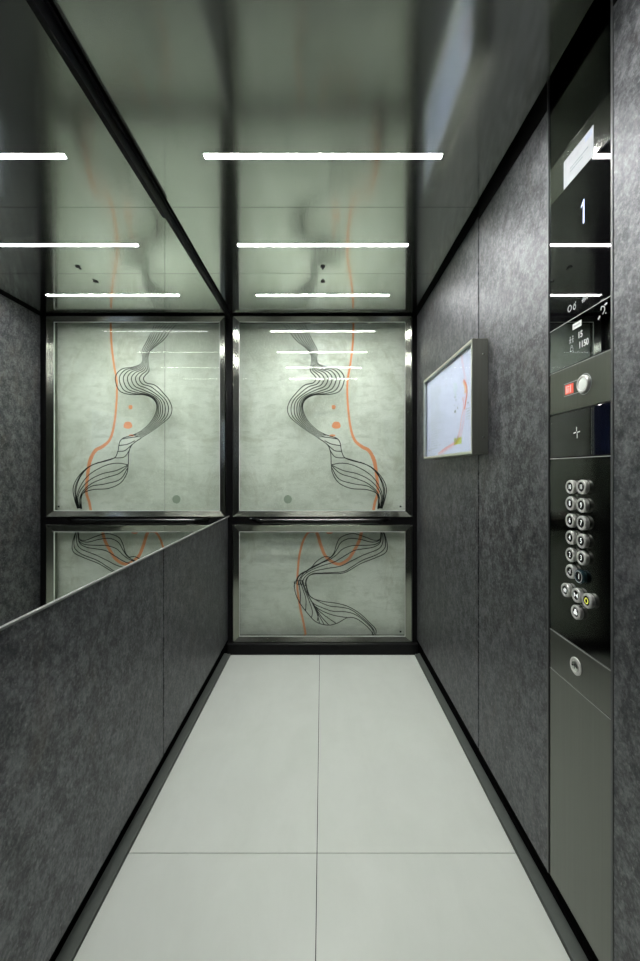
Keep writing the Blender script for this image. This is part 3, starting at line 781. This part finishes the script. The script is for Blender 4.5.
# call buttons
RR = 0.0166
def ring_profile(): return [(RR * 0.97, 0.0), (RR * 0.97, 0.002), (RR, 0.003), (RR, 0.0085), (RR * 0.95, 0.0100), (0.0118, 0.0104), (0.0112, 0.0100), (0.0112, 0.0085)]
proto = None
def button(px, py, sym, mat=None, label=None):
    global proto
    Xf = XCP - 0.010
    a, b = on_right(px, py, Xf)
    if proto is None:
        bm = BM(); lathe(CPF, bm, a, b, ring_profile(), 36)
        ring = obj('call_button', bm, M['button'], cp, True)
        bm = BM(); lathe(CPF, bm, a, b, [(0.0112, 0.0088), (0.0, 0.0094)], 28)
        face = obj('button_face', bm, M['btnface'], ring, True)
        proto = (ring, face, Vector((a, b)))
    else:
        ring = proto[0].copy(); COL.objects.link(ring)
        off = CPF.u * (a - proto[2].x) + CPF.v * (b - proto[2].y)
        ring.location = proto[0].location + off
        face = proto[1].copy(); COL.objects.link(face); face.parent = ring
    if mat:
        eb = BM(); stroke(CPF, eb, arc(a, b, 0.0130, 0.0130, 0, 360, 30), 0.0016, 0.0105); obj('ring_line', eb, M['greyprint'], ring)
        ring.data = ring.data.copy(); ring.data.materials[0] = mat
    if label: ring['label'] = label
    bm = BM(); c0, c1 = 0.0095, 0.0099
    m = M['numeral']
    if sym == 'open':
        prism(CPF, bm, [(a - .006, b), (a - .001, b - .006), (a - .001, b + .006)], c0, c1); prism(CPF, bm, [(a + .006, b), (a + .001, b + .006), (a + .001, b - .006)], c0, c1)
    elif sym == 'close':
        prism(CPF, bm, [(a - .0008, b), (a - .0068, b + .006), (a - .0068, b - .006)], c0, c1); prism(CPF, bm, [(a + .0008, b), (a + .0068, b - .006), (a + .0068, b + .006)], c0, c1)
    elif sym == 'bell':
        stroke(CPF, bm, arc(a, b, 0.0052, 0.0058, 0, 360, 20), 0.0030, c0); m = M['yellow']
    elif sym == 'fan':
        for k in range(3):
            t = math.radians(90 + 120 * k); prism(CPF, bm, circle(a + .0042 * math.cos(t), b + .0042 * math.sin(t), 0.0036, None, 14), c0, c1)
    else:
        text(CPF, bm, sym, a, b, 0.0165 if len(sym) < 2 else 0.0148, c0, c1, 0.78 if len(sym) < 2 else 0.70, 0.0001)
    obj('numeral' if sym.strip('-').isdigit() else 'symbol', bm, m, ring)
    return ring
left_y = [487.0, 503.4, 520.5, 537.5, 554.7, 571.5]; right_y = [487.0, 505.3, 523.0, 541.0, 558.0, 576.3]
for s, y in zip(('10', '8', '6', '4', '2', '-1'), left_y): button(569.5, y, s)
for s, y in zip(('11', '9', '7', '5', '3'), right_y): button(580.8, y, s)
button(578.6, 576.6, '1', M['pressed'], 'smoky dark button marked 1')
button(564.8, 590.0, 'open'); button(575.6, 595.2, 'close'); button(586.2, 600.8, 'bell', None, 'button with a yellow bell ring'); button(575.2, 612.2, 'fan')

# key switch
bm = BM(); a, b = C2(576.2, 666.2)
lathe(CPF, bm, a, b, [(0.0205, 0.0), (0.0205, 0.002), (0.0190, 0.0032), (0.0150, 0.0032), (0.0140, 0.0022), (0.0118, 0.0022)], 36)
ks = obj('key_switch', bm, M['button'], lock, True)
bm = BM(); lathe(CPF, bm, a, b, [(0.0118, 0.0014), (0.0115, 0.0040), (0.0105, 0.0046), (0.0, 0.0046)], 28)
plate(CPF, bm, a - .0012, a + .0012, b - .006, b + .006, 0.0046, 0.0049)
obj('key_barrel', bm, M['chrome'], ks, True)
bm = BM(); plate(CPF, bm, a - .0009, a + .0009, b - .0055, b + .0055, 0.0049, 0.0052)
obj('key_slot', bm, M['btnface'], ks)

# ------------------------------------------------------------------ world, camera, view
w = bpy.data.worlds.new('World'); SC.world = w; w.use_nodes = True
w.node_tree.nodes['Background'].inputs[0].default_value = (0.02, 0.02, 0.02, 1)
cam = bpy.data.cameras.new('Camera'); co = bpy.data.objects.new('Camera', cam); COL.objects.link(co)
co.location = (0, 0, EYE); co.rotation_euler = (math.pi / 2, 0, 0)
cam.sensor_fit = 'VERTICAL'; cam.sensor_height = 36.0; cam.lens = F / 961 * 36.0
cam.shift_x = -(CX - 320) / 961; cam.shift_y = (CY - 480.5) / 961
cam.clip_start = 0.02
SC.camera = co
SC.view_settings.view_transform = 'Standard'; SC.view_settings.look = 'None'
SC.view_settings.gamma = 1.0; SC.view_settings.use_curve_mapping = False
SC.view_settings.exposure = 0.0
cy = SC.cycles
cy.max_bounces = 14; cy.diffuse_bounces = 5; cy.glossy_bounces = 10; cy.transparent_max_bounces = 16; cy.transmission_bounces = 8
cy.caustics_reflective = True; cy.blur_glossy = 0.3; cy.sample_clamp_indirect = 12.0
cy.use_denoising = True; cy.use_adaptive_sampling = False
